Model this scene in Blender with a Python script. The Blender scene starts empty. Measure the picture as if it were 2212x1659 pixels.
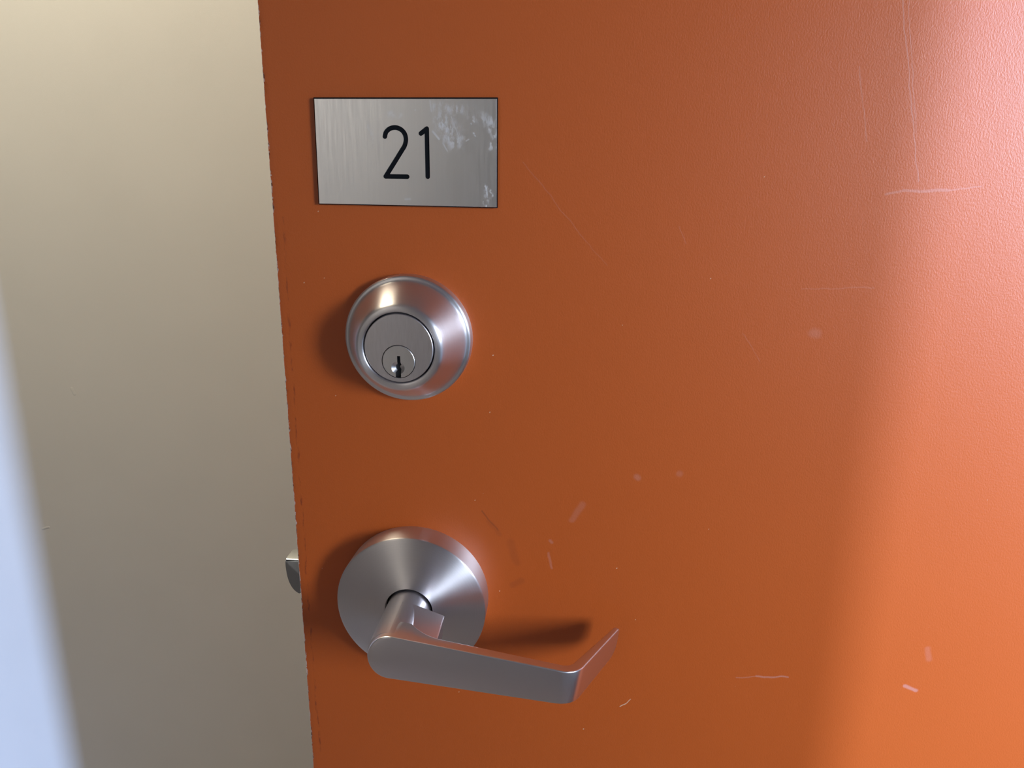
import bpy, bmesh, math, random
from mathutils import Vector, Matrix
random.seed(4)
C = bpy.context.collection
S = bpy.context.scene
Z0 = 1.20                      # height of the deadbolt above the floor (m)
MM = .001

# ------------------------------------------------------------------ camera
CAMP = (.16615, -.40314, .09833, .29204, .10396, .01177, 1735.4)
def cam_axes(p, y, r):
    f = Vector((-math.sin(y)*math.cos(p), math.cos(y)*math.cos(p), -math.sin(p)))
    r0 = Vector((math.cos(y), math.sin(y), 0)); u0 = r0.cross(f)
    return math.cos(r)*r0 + math.sin(r)*u0, -math.sin(r)*r0 + math.cos(r)*u0, f
cd = bpy.data.cameras.new('camera'); cam = bpy.data.objects.new('camera', cd); C.objects.link(cam)
R_, U_, F_ = cam_axes(*CAMP[3:6])
m = Matrix((R_, U_, -F_)).transposed().to_4x4()
m.translation = Vector((CAMP[0], CAMP[1], CAMP[2] + Z0)); cam.matrix_world = m
cd.sensor_fit = 'HORIZONTAL'; cd.sensor_width = 36; cd.lens = CAMP[6]/2212*36
cd.clip_start = .01; cd.clip_end = 50
S.camera = cam

# ------------------------------------------------------------------ world, lights, exposure
w = bpy.data.worlds.new('world'); S.world = w; w.use_nodes = True
w.node_tree.nodes['Background'].inputs[0].default_value = (.55, .72, 1, 1)
w.node_tree.nodes['Background'].inputs[1].default_value = .6

SUN_SLOPE = 1.01
def sun(az_slope, elev_deg, strength, col, ang):
    l = bpy.data.lights.new('sun', 'SUN'); l.energy = strength; l.color = col; l.angle = math.radians(ang)
    o = bpy.data.objects.new('sun', l); C.objects.link(o)
    n = math.hypot(az_slope, 1); e = math.radians(elev_deg)
    d = Vector((-az_slope/n*math.cos(e), 1/n*math.cos(e), -math.sin(e)))
    o.rotation_euler = d.to_track_quat('-Z', 'Y').to_euler()
def area(name, loc, target, sx, sy, power, col, shape='RECTANGLE'):
    l = bpy.data.lights.new(name, 'AREA'); l.shape = shape; l.size = sx; l.size_y = sy; l.energy = power; l.color = col
    o = bpy.data.objects.new(name, l); C.objects.link(o); o.location = loc
    o.rotation_euler = (Vector(target) - Vector(loc)).to_track_quat('-Z', 'Y').to_euler()
    return o
sun(SUN_SLOPE, 8, 5.9, (.34, .475, .78), 1.0)
XR = 1.35                      # inner face of the window wall
wl = area('window_light', (XR-.03, -.98, 1.44), (.88, 0, 1.2), .32, .42, 8.6, (.74, .85, 1))
wl.data.spread = math.radians(80)
area('added_fill_light', (-.72, .25, 2.5), (-.75, .8, .3), .5, .4, 27, (1, .88, .64))  # unseen lamp added behind the door plane to light only the wall
bl = area('added_fill_light', (-1.15, -2.7, 2.45), (-1.15, -3.2, 1.25), .42, .42, 12, (1, .97, .90))  # unseen lamp added to brighten the back wall that the plate reflects
bl.data.spread = math.radians(95)
S.view_settings.view_transform = 'Standard'; S.view_settings.look = 'None'
S.view_settings.gamma = 1; S.view_settings.use_curve_mapping = False
S.view_settings.exposure = .13

# ------------------------------------------------------------------ material helpers
class NT:
    def __init__(s, name):
        s.m = bpy.data.materials.new(name); s.m.use_nodes = True; s.t = s.m.node_tree
        s.b = s.t.nodes['Principled BSDF']
    def n(s, kind, **kw):
        x = s.t.nodes.new(kind)
        for k, v in kw.items(): setattr(x, k, v)
        return x
    def link(s, a, b): s.t.links.new(a, b)
    def put(s, sock, v):
        if hasattr(v, 'links') or hasattr(v, 'is_linked'): s.link(v, sock)
        else: sock.default_value = v
    def math(s, op, a, b=None, c=None, clamp=False):
        x = s.n('ShaderNodeMath', operation=op); x.use_clamp = clamp
        s.put(x.inputs[0], a)
        if b is not None: s.put(x.inputs[1], b)
        if c is not None: s.put(x.inputs[2], c)
        return x.outputs[0]
    def vec(s, op, a, b=None, scale=None):
        x = s.n('ShaderNodeVectorMath', operation=op); s.put(x.inputs[0], a)
        if b is not None: s.put(x.inputs[1], b)
        if scale is not None: s.put(x.inputs['Scale'], scale)
        return x.outputs['Value'] if op in ('DOT_PRODUCT', 'LENGTH', 'DISTANCE') else x.outputs['Vector']
    def obj(s): return s.n('ShaderNodeTexCoord').outputs['Object']
    def noise(s, v, scale, detail=2, rough=.5):
        x = s.n('ShaderNodeTexNoise'); s.put(x.inputs['Vector'], v); x.inputs['Scale'].default_value = scale
        x.inputs['Detail'].default_value = detail; x.inputs['Roughness'].default_value = rough
        return x.outputs['Fac']
    def ramp(s, v, a, b, lo=0., hi=1., smooth=True):
        x = s.n('ShaderNodeMapRange'); x.interpolation_type = 'SMOOTHSTEP' if smooth else 'LINEAR'
        s.put(x.inputs['Value'], v); x.inputs['From Min'].default_value = a; x.inputs['From Max'].default_value = b
        x.inputs['To Min'].default_value = lo; x.inputs['To Max'].default_value = hi
        return x.outputs['Result']
    def mix(s, f, a, b):
        x = s.n('ShaderNodeMix', data_type='RGBA'); s.put(x.inputs['Factor'], f)
        s.put(x.inputs['A'], a) if False else None
        ia = [i for i in x.inputs if i.type == 'RGBA']
        s.put(ia[0], a); s.put(ia[1], b)
        return [o for o in x.outputs if o.type == 'RGBA'][0]
    def seg(s, p, a, b, width, amount=1., hard=.25):
        """soft mask round the segment a-b (mm, in the x-z plane)"""
        A = Vector((a[0]*MM, 0, a[1]*MM)); B = Vector((b[0]*MM, 0, b[1]*MM)); d = B - A
        L2 = max(d.dot(d), 1e-12)
        pa = s.vec('SUBTRACT', p, tuple(A))
        t = s.math('DIVIDE', s.vec('DOT_PRODUCT', pa, tuple(d)), L2, clamp=True)
        q = s.vec('SCALE', tuple(d), scale=t)
        dist = s.vec('DISTANCE', pa, q)
        wv = width*MM
        return s.ramp(dist, wv, wv*hard, 0., amount)
    def maxi(s, lst):
        r = lst[0]
        for x in lst[1:]: r = s.math('MAXIMUM', r, x)
        return r
    def bump(s, h, strength, dist):
        x = s.n('ShaderNodeBump'); x.inputs['Strength'].default_value = strength; x.inputs['Distance'].default_value = dist
        s.link(h, x.inputs['Height']); s.link(x.outputs['Normal'], s.b.inputs['Normal']); return x
    def stretch(s, v, sc):
        x = s.n('ShaderNodeMapping'); s.put(x.inputs['Vector'], v); x.inputs['Scale'].default_value = sc
        return x.outputs['Vector']
    def set(s, **kw):
        for k, v in kw.items():
            s.put(s.b.inputs[k.replace('_', ' ')], v)
        return s
def flat_xz(M, p):
    return M.vec('MULTIPLY', p, (1, 0, 1))

# ---- wall paint
def wall_mat():
    M = NT('cream_wall_paint'); p = M.obj()
    n1 = M.noise(p, 900, 2); n2 = M.noise(p, 6, 2)
    col = M.mix(n2, (.60, .595, .58, 1), (.65, .645, .63, 1))
    M.set(Base_Color=col, Roughness=.6)
    q = flat_xz(M, p)
    dents = M.maxi([M.seg(q, (-702, -306+1200), (-699, -315+1200), 3.5), M.seg(q, (-799, -572+1200), (-787, -568+1200), 2.6)])
    h = M.math('ADD', M.math('MULTIPLY', n1, .25), dents)
    M.bump(h, .35, .0009)
    return M.m
# ---- orange door paint
DOOR_ORANGE = (.50, .112, .028, 1)
def door_mat():
    M = NT('orange_door_paint'); p = M.obj(); q = flat_xz(M, p)
    wob = M.n('ShaderNodeTexNoise'); wob.inputs['Scale'].default_value = 90; M.link(p, wob.inputs['Vector'])
    off = M.vec('SCALE', M.vec('SUBTRACT', wob.outputs['Color'], (.5, .5, .5)), scale=.003)
    qw = flat_xz(M, M.vec('ADD', q, off))
    tone = M.noise(p, 7, 3)
    col = M.mix(tone, (.51, .093, .010, 1), (.54, .103, .013, 1))
    # dark rubbed line just inside the opening edge
    dn = M.noise(M.stretch(p, (1, 1, .25)), 420, 3, .7)
    line = M.math('MULTIPLY', M.maxi([M.seg(qw, (5.2, 60), (4.6, -15), .9, .8), M.seg(qw, (4.6, -15), (4.4, -130), .8, 1), M.seg(qw, (4.4, -130), (5.4, -270), .9, 1)]),
                  M.ramp(dn, .46, .64, 0, .6))
    col = M.mix(line, col, (.14, .012, .006, 1))
    dark = M.maxi([M.seg(qw, (107.9, -98.2), (117, -109), .7, .45), M.seg(qw, (112, -104), (118, -111), 2.2, .15),
                   M.seg(qw, (124, -116), (128, -128), 3.5, .16), M.seg(qw, (126, -143), (131, -140), 3, .18)])
    col = M.mix(dark, col, (.17, .035, .014, 1))
    pale = M.maxi([
        M.seg(qw, (299.3, 77.2), (308, 78.8), .8, .26), M.seg(qw, (307, 78.7), (327, 79.0), 1.0, .30), M.seg(qw, (327, 79.1), (341, 81.0), .5, .25),
        M.seg(qw, (255, -192.8), (268, -191.3), .5, .22), M.seg(qw, (266, -191.3), (283, -190), .9, .38),
        M.seg(qw, (347, -190.5), (353, -192.1), 1.6, .42), M.seg(qw, (158, -100), (163.5, -90), 2.6, .14),
        M.seg(qw, (145.8, -121.4), (147.8, -130.8), 1.1, .2), M.seg(qw, (146.5, -114), (147.2, -115), 1.4, .22),
        M.seg(qw, (191.8, -72.5), (192.4, -73), 2.6, .2), M.seg(qw, (214, -69.3), (214.6, -69.5), 2.2, .13),
        M.seg(qw, (274, 9.3), (276, 8.9), 3.6, .13),
        M.seg(qw, (128, 89.3), (160, 52), .35, .13), M.seg(qw, (160, 52), (171, 40), .3, .1),
        M.seg(qw, (294.9, 160.3), (313, 83), .35, .35), M.seg(qw, (296.8, 162), (309, 104), .3, .28), M.seg(qw, (280, 133), (287.5, 101), .4, .22),
        M.seg(qw, (266, 31), (300, 33), .5, .12), M.seg(qw, (355, -165), (357, -172), 2.4, .12),
        M.seg(qw, (205, 60), (209, 52), .3, .15), M.seg(qw, (240, 8), (250, -6), .3, .14)])
    col = M.mix(pale, col, (.62, .33, .28, 1))
    specks = [(183.9,-128.2,.55),(118.3,-147.5,.5),(169.4,-237,.7),(94.2,-217.9,.5),(113.9,-8.4,.6),(112.3,-39.9,.5),(104.2,-91.7,.45),
              (24,63.6,.5),(25.2,29.6,.35),(27.9,-34.4,.4),(196,-160,.4),(222,35,.4),(243,84,.35),(89,-172,.3),(232,-101,.35),(180,10,.3),(14.2,26.9,.5)]
    tiny = [M.seg(q, (a, b), (a+.15, b+.2), r*.7, .9, .3) for a, b, r in specks]
    tiny += [M.seg(qw, (190.4, -218.5), (193.4, -216.2), .42, .9), M.seg(qw, (193.4, -216.2), (195.8, -213.2), .36, .8)]
    col = M.mix(M.maxi(tiny), col, (.80, .52, .36, 1))
    # sparse dust points
    vo = M.n('ShaderNodeTexVoronoi'); vo.inputs['Scale'].default_value = 62; vo.inputs['Randomness'].default_value = 1
    M.link(q, vo.inputs['Vector'])
    sep = M.n('ShaderNodeSeparateColor'); M.link(vo.outputs['Color'], sep.inputs[0])
    dust = M.math('MULTIPLY', M.ramp(vo.outputs['Distance'], .022, .012), M.ramp(sep.outputs[0], .72, .78))
    col = M.mix(M.math('MULTIPLY', dust, .5), col, (.72, .42, .28, 1))
    # chipped paint right along the edge
    sx = M.n('ShaderNodeSeparateXYZ'); M.link(p, sx.inputs[0])
    en = M.noise(M.stretch(p, (1, 1, .5)), 260, 4, .75)
    reach = M.ramp(en, .40, .66, 0.0001, .0011)
    chip = M.math('LESS_THAN', sx.outputs['X'], reach)
    seln = M.noise(M.stretch(p, (1, 1, .8)), 420, 3)
    chipc = M.mix(M.ramp(seln, .40, .50), (.09, .025, .015, 1), (.66, .50, .44, 1))
    col = M.mix(chip, col, chipc)
    ex = M.ramp(sx.outputs['X'], .0042, .0005, 0., .14)
    col = M.mix(ex, col, (.28, .05, .012, 1))
    rg = M.math('ADD', .42, M.math('MULTIPLY', pale, .25))
    M.set(Base_Color=col, Roughness=rg, Specular_IOR_Level=.59)
    peel = M.noise(M.stretch(p, (1.25, 1, .8)), 1050, 3, .66)
    h = M.math('ADD', peel, M.math('MULTIPLY', M.noise(p, 150, 1), .3))
    h = M.math('SUBTRACT', h, M.math('MULTIPLY', chip, 1.5))
    M.bump(h, .44, .00028)
    return M.m
def steel(name, base=(.82, .79, .81, 1), rough=.27, brush=(1, 1, 1), bs=900, aniso=0., radial=False, bstr=.04, cv=.97, rv=.025):
    M = NT(name); p = M.obj()
    if radial:
        # concentric turning marks
        d = M.vec('LENGTH', flat_xz(M, p))
        cmb = M.n('ShaderNodeCombineXYZ'); M.link(d, cmb.inputs[0])
        g = M.noise(cmb.outputs[0], 1500, 3)
    else:
        g = M.noise(M.stretch(p, brush), bs, 3, .6)
    rg = M.ramp(g, .3, .7, rough-rv, rough+rv, False)
    c2 = tuple(c*cv for c in base[:3]) + (1,)
    M.set(Base_Color=M.mix(g, c2, base), Metallic=1., Roughness=rg)
    if aniso:
        M.b.inputs['Anisotropic'].default_value = aniso
        M.b.inputs['Anisotropic Rotation'].default_value = .25
        tn = M.n('ShaderNodeTangent', direction_type='RADIAL', axis='Y'); M.link(tn.outputs[0], M.b.inputs['Tangent'])
    if bstr: M.bump(g, bstr, .0001)
    return M.m
def plain(name, col, rough=.5, metal=0.):
    M = NT(name); p = M.obj(); n = M.noise(p, 300, 2)
    c2 = tuple(min(1, c*1.15) for c in col[:3]) + (1,)
    M.set(Base_Color=M.mix(n, col, c2), Roughness=rough, Metallic=metal); return M.m
def plate_mat():
    M = NT('brushed_aluminium_plate'); p = M.obj()
    g = M.noise(M.stretch(p, (1, 1, .04)), 1500, 3, .6)
    q = flat_xz(M, p)
    wob = M.n('ShaderNodeTexNoise'); wob.inputs['Scale'].default_value = 260; wob.inputs['Detail'].default_value = 4; M.link(p, wob.inputs['Vector'])
    qw = flat_xz(M, M.vec('ADD', q, M.vec('SCALE', M.vec('SUBTRACT', wob.outputs['Color'], (.5, .5, .5)), scale=.008)))
    sm = M.ramp(M.noise(M.stretch(p, (1.3, 1, .55)), 430, 6, .7), .44, .60)
    cloud = M.math('MULTIPLY', M.maxi([M.seg(qw, (89, 108), (95, 99), 7, .62, .1), M.seg(qw, (86, 115), (100, 113), 4, .5, .1), M.seg(qw, (104, 111), (112, 107), 4.2, .45, .1), M.seg(qw, (112.8, 108), (113.8, 96), 2.6, .6, .1),
                                       M.seg(qw, (110, 77), (112.5, 74), 2.8, .8, .2), M.seg(qw, (110.8, 69.5), (111.6, 69.8), 2, .9, .2),
                                       M.seg(qw, (64, 110.5), (69, 110.5), 2.8, .4, .1), M.seg(qw, (52, 105), (55, 98), 1.8, .3, .1)]), sm)
    qs = q
    fine = M.maxi([M.seg(qs, (83.4, 117), (84, 112.2), .55, .4), M.seg(qs, (84.5, 103), (87.5, 99.5), .7, .5), M.seg(qs, (91.5, 94), (89.5, 97.5), .5, .42),
                   M.seg(qs, (93.5, 110), (97.5, 99.8), .22, .5), M.seg(qs, (104.2, 108.2), (104.8, 107.5), .5, .5), M.seg(qs, (103.2, 106.8), (103.4, 106.6), .5, .45),
                   M.seg(qs, (104.4, 102.4), (104.6, 102.3), .6, .55), M.seg(qs, (105, 101.4), (105.3, 101), .5, .5), M.seg(qs, (100.8, 98.8), (102, 99.5), .45, .4),
                   M.seg(qs, (70, 70.7), (72.6, 70.9), .7, .4), M.seg(qs, (76, 112.7), (76.1, 112.8), .35, 1.)])
    marks = M.maxi([cloud, fine])
    gb = M.noise(M.stretch(p, (1, 1, .02)), 900, 3, .7)
    al = M.mix(gb, (.77, .755, .76, 1), (.82, .805, .805, 1))
    col = M.mix(marks, al, (.95, .96, .98, 1))
    rg = M.math('ADD', M.ramp(g, .3, .7, .30, .36, False), M.math('MULTIPLY', marks, .2))
    M.set(Base_Color=col, Metallic=M.math('SUBTRACT', 1., M.math('MULTIPLY', marks, .55)), Roughness=rg)
    M.bump(g, .10, .0001)
    return M.m

M_wall = wall_mat(); M_door = door_mat(); M_plate = plate_mat()
M_steel = steel('satin_steel', brush=(1, 1, 3), rough=.28)
M_turned = steel('turned_satin_steel', rough=.36, radial=True, aniso=.8, bstr=0, cv=.9)
M_rose = steel('spun_rose_steel', rough=.41, radial=True, aniso=.9, bstr=0, cv=.9)
M_cyl = steel('worn_cylinder_steel', base=(.76, .72, .74, 1), brush=(1, 1, .12), rough=.34, bs=1100, bstr=.10, cv=.80)
M_lever = steel('brushed_lever_steel', base=(.74, .705, .73, 1), brush=(.06, 1, 1), rough=.29, bs=2600, bstr=0, cv=.985, rv=.006)
M_latch = steel('latch_steel', base=(.33, .34, .35, 1), rough=.22)
M_black = plain('black_plastic', (.003, .004, .006, 1), .8)
M_black.node_tree.nodes['Principled BSDF'].inputs['Specular IOR Level'].default_value = .2
M_dark = plain('dark_gap', (.004, .004, .005, 1), .7)
M_frame = plain('dark_frame_paint', (.05, .045, .04, 1), .5)
M_room = plain('taupe_room_paint', (.16, .15, .15, 1), .7)
M_floor = plain('grey_floor', (.28, .265, .27, 1), .6)
M_ceil = plain('white_ceiling', (.38, .36, .36, 1), .8)
M_core = plain('door_core', (.30, .17, .08, 1), .8)

# ------------------------------------------------------------------ mesh helpers
def finish(name, bm, mat, parent=None, smooth=30, loc=None):
    me = bpy.data.meshes.new(name)
    bmesh.ops.recalc_face_normals(bm, faces=bm.faces[:])
    bm.to_mesh(me); bm.free()
    for p in me.polygons: p.use_smooth = True
    me.set_sharp_from_angle(angle=math.radians(smooth))
    me.materials.append(mat)
    o = bpy.data.objects.new(name, me); C.objects.link(o)
    if parent: o.parent = parent
    if loc: o.location = loc
    return o
def box_bm(bm, x0, x1, y0, y1, z0, z1):
    r = bmesh.ops.create_cube(bm, size=1)
    bmesh.ops.scale(bm, vec=(x1-x0, y1-y0, z1-z0), verts=r['verts'])
    bmesh.ops.translate(bm, vec=((x0+x1)/2, (y0+y1)/2, (z0+z1)/2), verts=r['verts'])
    return r['verts']
def box(name, b, mat, parent=None, bevel=0., kind=None, loc=None):
    bm = bmesh.new(); box_bm(bm, *b)
    if bevel: bmesh.ops.bevel(bm, geom=bm.edges[:], offset=bevel, segments=2, affect='EDGES', profile=.5)
    o = finish(name, bm, mat, parent, loc=loc)
    if kind: o['kind'] = kind
    return o
def lathe_bm(bm, prof, seg=128, cx=0., cz=0., close=True):
    """prof: list of (radius mm, height mm above the door face); axis points out of the door"""
    rings = []
    for r, h in prof:
        if r < 1e-6: rings.append([bm.verts.new((cx*MM, -h*MM, cz*MM))])
        else: rings.append([bm.verts.new(((cx + r*math.cos(2*math.pi*i/seg))*MM, -h*MM, (cz + r*math.sin(2*math.pi*i/seg))*MM)) for i in range(seg)])
    for a, b in zip(rings, rings[1:]):
        for i in range(seg):
            j = (i+1) % seg
            if len(a) == 1 and len(b) == 1: continue
            if len(a) == 1: bm.faces.new((a[0], b[i], b[j]))
            elif len(b) == 1: bm.faces.new((a[i], a[j], b[0]))
            else: bm.faces.new((a[i], a[j], b[j], b[i]))
    return bm
def lathe(name, prof, mat, parent=None, seg=128, cx=0., cz=0., smooth=35):
    bm = bmesh.new(); lathe_bm(bm, prof, seg, cx, cz)
    return finish(name, bm, mat, parent, smooth)
def prism_bm(bm, pts, h0, h1):
    """pts (x,z) mm outline, extruded from height h0 to h1 mm"""
    a = [bm.verts.new((x*MM, -h0*MM, z*MM)) for x, z in pts]; b = [bm.verts.new((x*MM, -h1*MM, z*MM)) for x, z in pts]
    n = len(pts); bm.faces.new(a); bm.faces.new(b[::-1])
    for i in range(n): bm.faces.new((a[i], b[i], b[(i+1) % n], a[(i+1) % n]))
def stroke(pts, r, nc=8):
    """rounded outline of a polyline drawn with a round cutter of radius r (mm)"""
    pts = [Vector(p) for p in pts]; left = []; right = []
    nrm = []
    for i, p in enumerate(pts):
        if i == 0: d = (pts[1]-p).normalized()
        elif i == len(pts)-1: d = (p-pts[i-1]).normalized()
        else: d = ((pts[i+1]-p).normalized() + (p-pts[i-1]).normalized()).normalized()
        nrm.append(Vector((-d.y, d.x)))
    for p, n in zip(pts, nrm): left.append(p + n*r); right.append(p - n*r)
    d0 = math.atan2(nrm[0].y, nrm[0].x); d1 = math.atan2(nrm[-1].y, nrm[-1].x)
    cap1 = [pts[-1] + Vector((math.cos(d1 - math.pi*k/nc), math.sin(d1 - math.pi*k/nc)))*r for k in range(1, nc)]
    cap0 = [pts[0] + Vector((math.cos(d0 + math.pi - math.pi*k/nc), math.sin(d0 + math.pi - math.pi*k/nc)))*r for k in range(1, nc)]
    return [tuple(v) for v in left + cap1 + right[::-1] + cap0]
def spline(pts, n=6):
    out = []
    P = [Vector(p) for p in pts]; P = [P[0]*2-P[1]] + P + [P[-1]*2-P[-2]]
    for i in range(1, len(P)-2):
        a, b, c, d = P[i-1:i+3]
        for k in range(n):
            t = k/n
            out.append(.5*((2*b) + (c-a)*t + (2*a-5*b+4*c-d)*t*t + (-a+3*b-3*c+d)*t**3))
    out.append(P[-2]); return [tuple(v) for v in out]
def cut(obj, cutter):
    mo = obj.modifiers.new('cut', 'BOOLEAN'); mo.object = cutter; mo.operation = 'DIFFERENCE'; mo.solver = 'EXACT'
    dg = bpy.context.evaluated_depsgraph_get(); dg.update()
    me = bpy.data.meshes.new_from_object(obj.evaluated_get(dg)); me.name = obj.name
    obj.modifiers.clear(); obj.data = me
    bpy.data.objects.remove(cutter)
def thing(name, label, cat, loc):
    o = bpy.data.objects.new(name, None); C.objects.link(o); o.location = loc
    o.empty_display_size = .02
    o['label'] = label; o['category'] = cat; return o

# ------------------------------------------------------------------ room shell
YW = .80
box('wall_front', (-2.2, XR+.06, YW, YW+.1, 0, 2.6), M_wall, kind='structure')
box('wall_left', (-2.3, -2.2, -3.3, YW+.1, 0, 2.6), M_room, kind='structure')
bm = bmesh.new()                                            # wall behind the photographer, its gap filled by an added dark panel
box_bm(bm, -2.2, -.72, -3.3, -3.2, 0, 2.6); box_bm(bm, .4, XR, -3.3, -3.2, 0, 2.6); box_bm(bm, -.72, .4, -3.3, -3.2, 2.1, 2.6)
o = finish('wall_back', bm, M_wall); o['kind'] = 'structure'
box('added_dark_panel', (-.72, .4, -3.28, -3.24, 0, 2.1), M_frame, kind='structure')  # unseen panel added to darken part of the number plate's reflection
PA = -(XR+.06-.315)/SUN_SLOPE; PB = -(XR+.02)/SUN_SLOPE       # unseen pier added between the windows to block sun from the door
bm = bmesh.new()
for y0, y1, z0, z1 in ((-3.3, 0, 0, .3), (-3.3, 0, 2.25, 2.6), (-3.3, -2.85, .3, 2.25), (PB, PA, .3, 2.25), (-.25, 0, .3, 2.25), (0, YW, 0, 2.6)):
    box_bm(bm, XR, XR+.06, y0, y1, z0, z1)
o = finish('wall_right', bm, M_room); o['kind'] = 'structure'
box('wall_partition', (.96, XR, -.02, .08, 0, 2.6), M_wall, kind='structure')
box('floor', (-2.3, XR+.06, -3.3, YW+.1, -.1, 0), M_floor, kind='structure')
box('ceiling', (-2.3, XR+.06, -3.3, YW+.1, 2.6, 2.7), M_ceil, kind='structure')
box('trim_1', (.915, .96, -.03, .09, 0, 2.1), M_frame, kind='structure')

# ------------------------------------------------------------------ the orange door
# slab with a finely irregular leading edge (origin at deadbolt height)
bm = bmesh.new()
DT = 45.; zb, zt = -Z0/MM + 8, 900.
N = 900
import mathutils.noise as mn
zs = [zb] + [-330 + (220+330)*i/N for i in range(N+1)] + [zt]
cols = []
for z in zs:
    fine = -330 < z < 220
    e = (mn.noise(Vector((z*.9, 3.1, 0)))*.16 + mn.noise(Vector((z*.22, 8.1, 0)))*.18) if fine else 0
    k = max(0, mn.noise(Vector((z*.35, 1.7, 0))) - .30)*1.2 if fine else 0
    prof = [(910, 0), (300, 0), (3, 0), (.9+k, 0), (.35+e+k, .05+.5*k), (e*.6, .5+k), (0, 1.2), (0, DT), (910, DT)]
    cols.append([bm.verts.new((x*MM, y*MM, z*MM)) for x, y in prof])
for a, b in zip(cols, cols[1:]):
    n = len(a)
    for i in range(n): bm.faces.new((a[i], a[(i+1) % n], b[(i+1) % n], b[i]))
bm.faces.new(cols[0]); bm.faces.new(cols[-1][::-1])
door = finish('door_1', bm, M_door, smooth=40, loc=(0, 0, Z0)); door['kind'] = 'structure'

# latch bolt standing out of the door's edge
bm = bmesh.new()
out = [(6, -145.4), (-14.7, -145.6)] + spline([(-14.85, -147), (-14.9, -151), (-14.3, -157.5), (-12.9, -162.5), (-10.9, -166), (-8.2, -168.3), (-5, -169.4), (6, -169.6)], 4)
prism_bm(bm, out, -16.5, -29)
lb_edges = [e for e in bm.edges if all(abs(v.co.y-.0165) < 1e-6 for v in e.verts)]
bmesh.ops.bevel(bm, geom=lb_edges, offset=.0016, segments=3, affect='EDGES', profile=.5)
lb = finish('latch_bolt', bm, M_latch, door, smooth=40); lb['label'] = 'bare steel latch bolt with rounded lower end'
bm = bmesh.new(); box_bm(bm, -.0011, .003, .009, .036, -.186, -.129)
finish('latch_plate', bm, M_latch, door)

# ------------------------------------------------------------------ number plate
pl = thing('number_plate', 'brushed metal plate engraved with black number 21, scuffed at top right', 'sign', (70.8*MM, 0, Z0 + 92.8*MM))
OX, OZ = 70.8, 92.8
corn = [(25.9, 67.85), (115.7, 67.75), (115.55, 118.05), (26.3, 117.55)]
ctr = [(x-OX, z-OZ) for x, z in corn]
bm = bmesh.new(); prism_bm(bm, [(x*1.009-.15, z*1.022+.1) for x, z in ctr], .0, 2.35)
finish('backing', bm, M_black, pl)['label'] = 'black plastic backing of the plate'
bm = bmesh.new(); prism_bm(bm, ctr, 2.3, 3.0)
fe = [e for e in bm.edges if all(abs(v.co.y+.003) < 1e-6 for v in e.verts)]
bmesh.ops.bevel(bm, geom=fe, offset=.00008, segments=1, affect='EDGES', profile=.5)
face = finish('plate_face', bm, M_plate, pl)
# texture space of the plate material is the door's own millimetre grid
for v in face.data.vertices: v.co += Vector((OX*MM, 0, OZ*MM))
face.location = (-OX*MM, 0, -OZ*MM)
two_a = spline([(60.75, 100.4), (61.5, 102.55), (63.5, 104.15), (66.2, 104.6), (68.8, 103.75), (70.6, 101.8), (71.15, 99.1), (70.5, 96.4), (69.0, 94.0)], 6)
two = two_a + [(64.8, 87.8), (60.5, 81.55)]
strokes = [stroke(two, 1.13), stroke([(60.5, 81.6), (71.35, 81.6)], 1.13), stroke([(78.6, 102.0), (81.55, 104.2)], 1.13), stroke([(81.55, 104.2), (81.6, 81.75)], 1.13)]
for st in strokes:
    bm = bmesh.new(); prism_bm(bm, st, 2.2, 3.4)
    bmesh.ops.triangulate(bm, faces=[f for f in bm.faces if len(f.verts) > 4])
    c = finish('cutter', bm, M_black); c.parent = pl; c.location = (-OX*MM, 0, -OZ*MM)
    bpy.context.view_layer.update()
    cut(face, c)
for nm, ss in (('digit', strokes[:2]), ('digit', strokes[2:])):
    bm = bmesh.new()
    for k, st in enumerate(ss):
        prism_bm(bm, [(x-OX, z-OZ) for x, z in st], 2.15, 2.62 + .03*k)
    d = finish(nm, bm, M_black, pl)
    d['label'] = 'engraved black numeral ' + ('2' if ss is not None and len(ss) and ss[0] is strokes[0] else '1')

# ------------------------------------------------------------------ deadbolt
db = thing('deadbolt', 'round satin steel deadbolt lock with keyhole, above the lever handle', 'lock', (70*MM, 0, Z0))
prof = [(32.2, 0), (33.3, .0), (33.36, .5), (33.25, 5.0), (33.0, 5.9), (32.5, 6.3), (31.9, 6.4), (31.2, 6.45), (30.6, 6.9), (30.2, 7.6), (29.8, 8.5),
        (28.9, 10.6), (27.6, 13.4), (26.2, 16.4), (24.7, 19.4), (23.3, 22.1), (22.6, 23.3), (22.0, 24.1), (21.3, 24.65), (20.6, 24.85), (18.9, 24.9), (18.35, 24.8), (18.12, 24.5), (18.1, 21)]
collar = lathe('collar', prof, M_turned, db, 192, smooth=50)
lathe('cylinder_gap', [(0, 20.5), (18.3, 20.5), (18.3, 21.5)], M_dark, db)
PX, PZ, PR = -.2, -6.8, 8.35
bm = bmesh.new(); lathe_bm(bm, [(0, 18), (17.45, 18), (17.45, 24.6), (17.35, 24.9), (17.1, 25.1), (0, 25.1)], 160)
cyl = finish('cylinder_face', bm, M_cyl, db)
bm = bmesh.new(); lathe_bm(bm, [(0, 22), (PR+.22, 22), (PR+.22, 26), (0, 26)], 96, PX, PZ)
c = finish('cutter', bm, M_dark); c.parent = db; bpy.context.view_layer.update(); cut(cyl, c)
lathe('plug_gap', [(0, 22.3), (PR+.4, 22.3), (PR+.4, 22.4)], M_dark, db, 64, PX, PZ)
bm = bmesh.new(); lathe_bm(bm, [(0, 22.5), (PR-.02, 22.5), (PR-.02, 24.8), (PR-.1, 25.05), (PR-.35, 25.2), (0, 25.2)], 96, PX, PZ)
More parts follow.
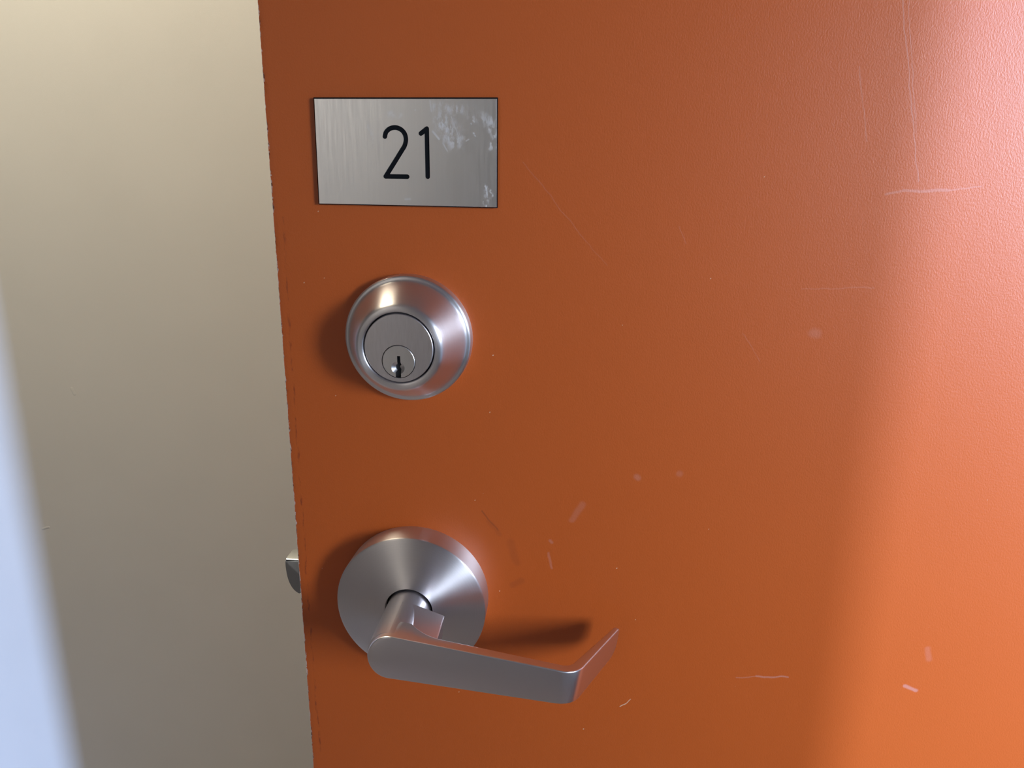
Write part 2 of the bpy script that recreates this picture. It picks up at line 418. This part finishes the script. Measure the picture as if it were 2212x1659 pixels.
plug = finish('key_plug', bm, steel('plug_steel', base=(.76, .74, .74, 1), rough=.3, brush=(1, 1, .3)), db)
kx, kz = 70, 0
slot = [(-.75, -3.9), (.55, -3.9), (.62, -7.3), (.95, -8.6), (.25, -9.2), (.35, -10.2), (.75, -10.6), (.72, -16), (-1.55, -16), (-1.5, -12.3), (-.75, -11.4), (-1.45, -10.4), (-1.4, -8.7), (-.75, -8.2)]
slot = [(-.05 + (x+.05)*1.22, z) for x, z in slot]
bm = bmesh.new(); lathe_bm(bm, [(0, 23.6), (3.2, 25.1), (3.75, 25.5), (0, 25.5)], 48, -.55, -10.0)
c = finish('cutter', bm, M_steel); c.parent = db; bpy.context.view_layer.update(); cut(plug, c)
bm = bmesh.new(); prism_bm(bm, slot, 22.8, 26); bmesh.ops.triangulate(bm, faces=[f for f in bm.faces if len(f.verts) > 4])
c = finish('cutter', bm, M_dark); c.parent = db; bpy.context.view_layer.update(); cut(plug, c)
for o_ in (cyl, plug, face):
    o_.data.set_sharp_from_angle(angle=math.radians(25))
bm = bmesh.new(); prism_bm(bm, [(x*1.0, z) for x, z in [(-1.3, -4.2), (.8, -4.2), (1.2, -15.1), (-2., -15.1)]], 22.75, 22.95)
ks = finish('keyway', bm, M_dark, plug)

# ------------------------------------------------------------------ lever handle
LZ = -151.7
lv = thing('lever_handle', 'satin steel lever handle on round rose, its end bent toward door', 'door handle', (70*MM, 0, Z0 + LZ*MM))
rose = [(41, 0), (41.9, 0), (41.97, .4), (42.3, 13.9), (42.35, 14.9), (42.2, 15.3), (41.8, 15.55), (41.2, 15.7), (34, 16.8), (27, 17.9), (20, 19.1), (14.2, 20.1), (13.75, 20.1), (13.5, 19.8), (13.45, 16)]
lathe('rose', rose, M_rose, lv, 224, smooth=32)
lathe('rose_gap', [(0, 15.5), (13.6, 15.5), (13.6, 16.5)], M_dark, lv, 64)
AL = math.radians(6.4); e1 = (math.cos(AL), -math.sin(AL)); e2 = (math.sin(AL), math.cos(AL))
def lw(x, z): return (x*e1[0] + z*e2[0], x*e1[1] + z*e2[1])
HR = 12.35
lathe('neck', [(0, 14.5), (HR, 14.5), (HR, 59), (0, 59)], M_lever, lv, 128, smooth=35)
# flat-sided lug that carries the grip
lug = [(-2, HR-.1), (0, HR), (2.5, 12.2), (20.6, 8.0), (21.4, 7.5), (21.55, 6.8)]
lug = lug + [(x, -z) for x, z in lug[::-1]]
def sink(x, z): return (x, z - math.copysign(2.6*min(1, max(0, (x+2)/6)), z))
bm = bmesh.new()
A = [bm.verts.new((X*MM, -30.5*MM, Z*MM)) for X, Z in (lw(*p) for p in lug)]
B = [bm.verts.new((X*MM, -58*MM, Z*MM)) for X, Z in (lw(*sink(*p)) for p in lug)]
bm.faces.new(A); bm.faces.new(B[::-1])
for i in range(len(A)): bm.faces.new((A[i], B[i], B[(i+1) % len(A)], A[(i+1) % len(A)]))
finish('neck_lug', bm, M_lever, lv, smooth=20)
# grip: stations of (outer x,h), (inner x,h), top half height, bottom half height
st = []
HF = 63.
for k in range(0, 13):
    a = math.pi/2*k/12; x = -HR*math.cos(a)
    x *= .92; hh = max(.35, HR*math.sin(a)); st.append(((x, HF), (x, 52 if k > 1 else 55), hh, hh))
def halfh(x): return HR + (9.75-HR)*min(1, x/88)
def back(x):
    if x < 7: return 48
    if x < 25:
        t = (x-7)/18; return 48 + (56.3-48)*(1-(1-t)**2.2)
    return 56.3 + (57.5-56.3)*(x-25)/61
for x in [1.5, 3.5, 5.5, 7, 8.5, 10, 12, 14, 16, 18, 20, 22, 25, 30, 40, 50, 60, 70, 78, 84, 86]:
    st.append(((x, HF), (x, back(x)), halfh(x), halfh(x)))
TURN = math.radians(66); cxb, chb = 86., HF-13.
for k in range(1, 13):
    a = TURN*k/12
    st.append(((cxb+13*math.sin(a), chb+13*math.cos(a)), (cxb+7.5*math.sin(a), chb+7.5*math.cos(a)), 9.7, 9.7))
ox, oh = st[-1][0]; ix, ih = st[-1][1]
tx, t_h = 116.6, 14.2
L = math.hypot(tx-ox, t_h-oh); d = ((tx-ox)/L, (t_h-oh)/L); nv = (d[1], -d[0])      # nv points to the inner side
for k in (.15, .3, .45, .6, .72, .8, .86, .91, .95, .98, 1.0):
    s_ = L*k; th_ = 5.5 + (3.0-5.5)*k
    p = (ox+d[0]*s_, oh+d[1]*s_); rem = L-s_
    bot = 9.7 + (8.6-9.7)*k
    R0 = 7.
    if rem < R0: bot = bot - (R0 - math.sqrt(max(0, R0*R0-(R0-rem)**2)))
    top = 9.7 + (7.8-9.7)*k
    if rem < 1: top -= .5*(1-rem)
    if rem < .6: th_ *= .75
    st.append((p, (p[0]+nv[0]*th_, p[1]+nv[1]*th_), top, bot))
bm = bmesh.new(); rings = []
for (xo, ho), (xi, hi), zt_, zb_ in st:
    T = math.hypot(xo-xi, ho-hi); ux, uh = (xi-xo)/T, (hi-ho)/T
    rc = min(.8, T*.3, (zt_+zb_)*.3); rg = []
    for (ct, cz, a0) in ((rc, zt_-rc, 180), (T-rc, zt_-rc, 90), (T-rc, -zb_+rc, 0), (rc, -zb_+rc, -90)):
        for q in range(5):
            a = math.radians(a0 - 90*q/4)
            t = ct + rc*math.cos(a); z = cz + rc*math.sin(a)
            x = xo + ux*t; h = ho + uh*t; X, Zz = lw(x, z)
            rg.append(bm.verts.new((X*MM, -h*MM, Zz*MM)))
    rings.append(rg)
for a, b in zip(rings, rings[1:]):
    n = len(a)
    for i in range(n): bm.faces.new((a[i], a[(i+1) % n], b[(i+1) % n], b[i]))
bm.faces.new(rings[0]); bm.faces.new(rings[-1][::-1])
finish('grip', bm, M_lever, lv, smooth=30)
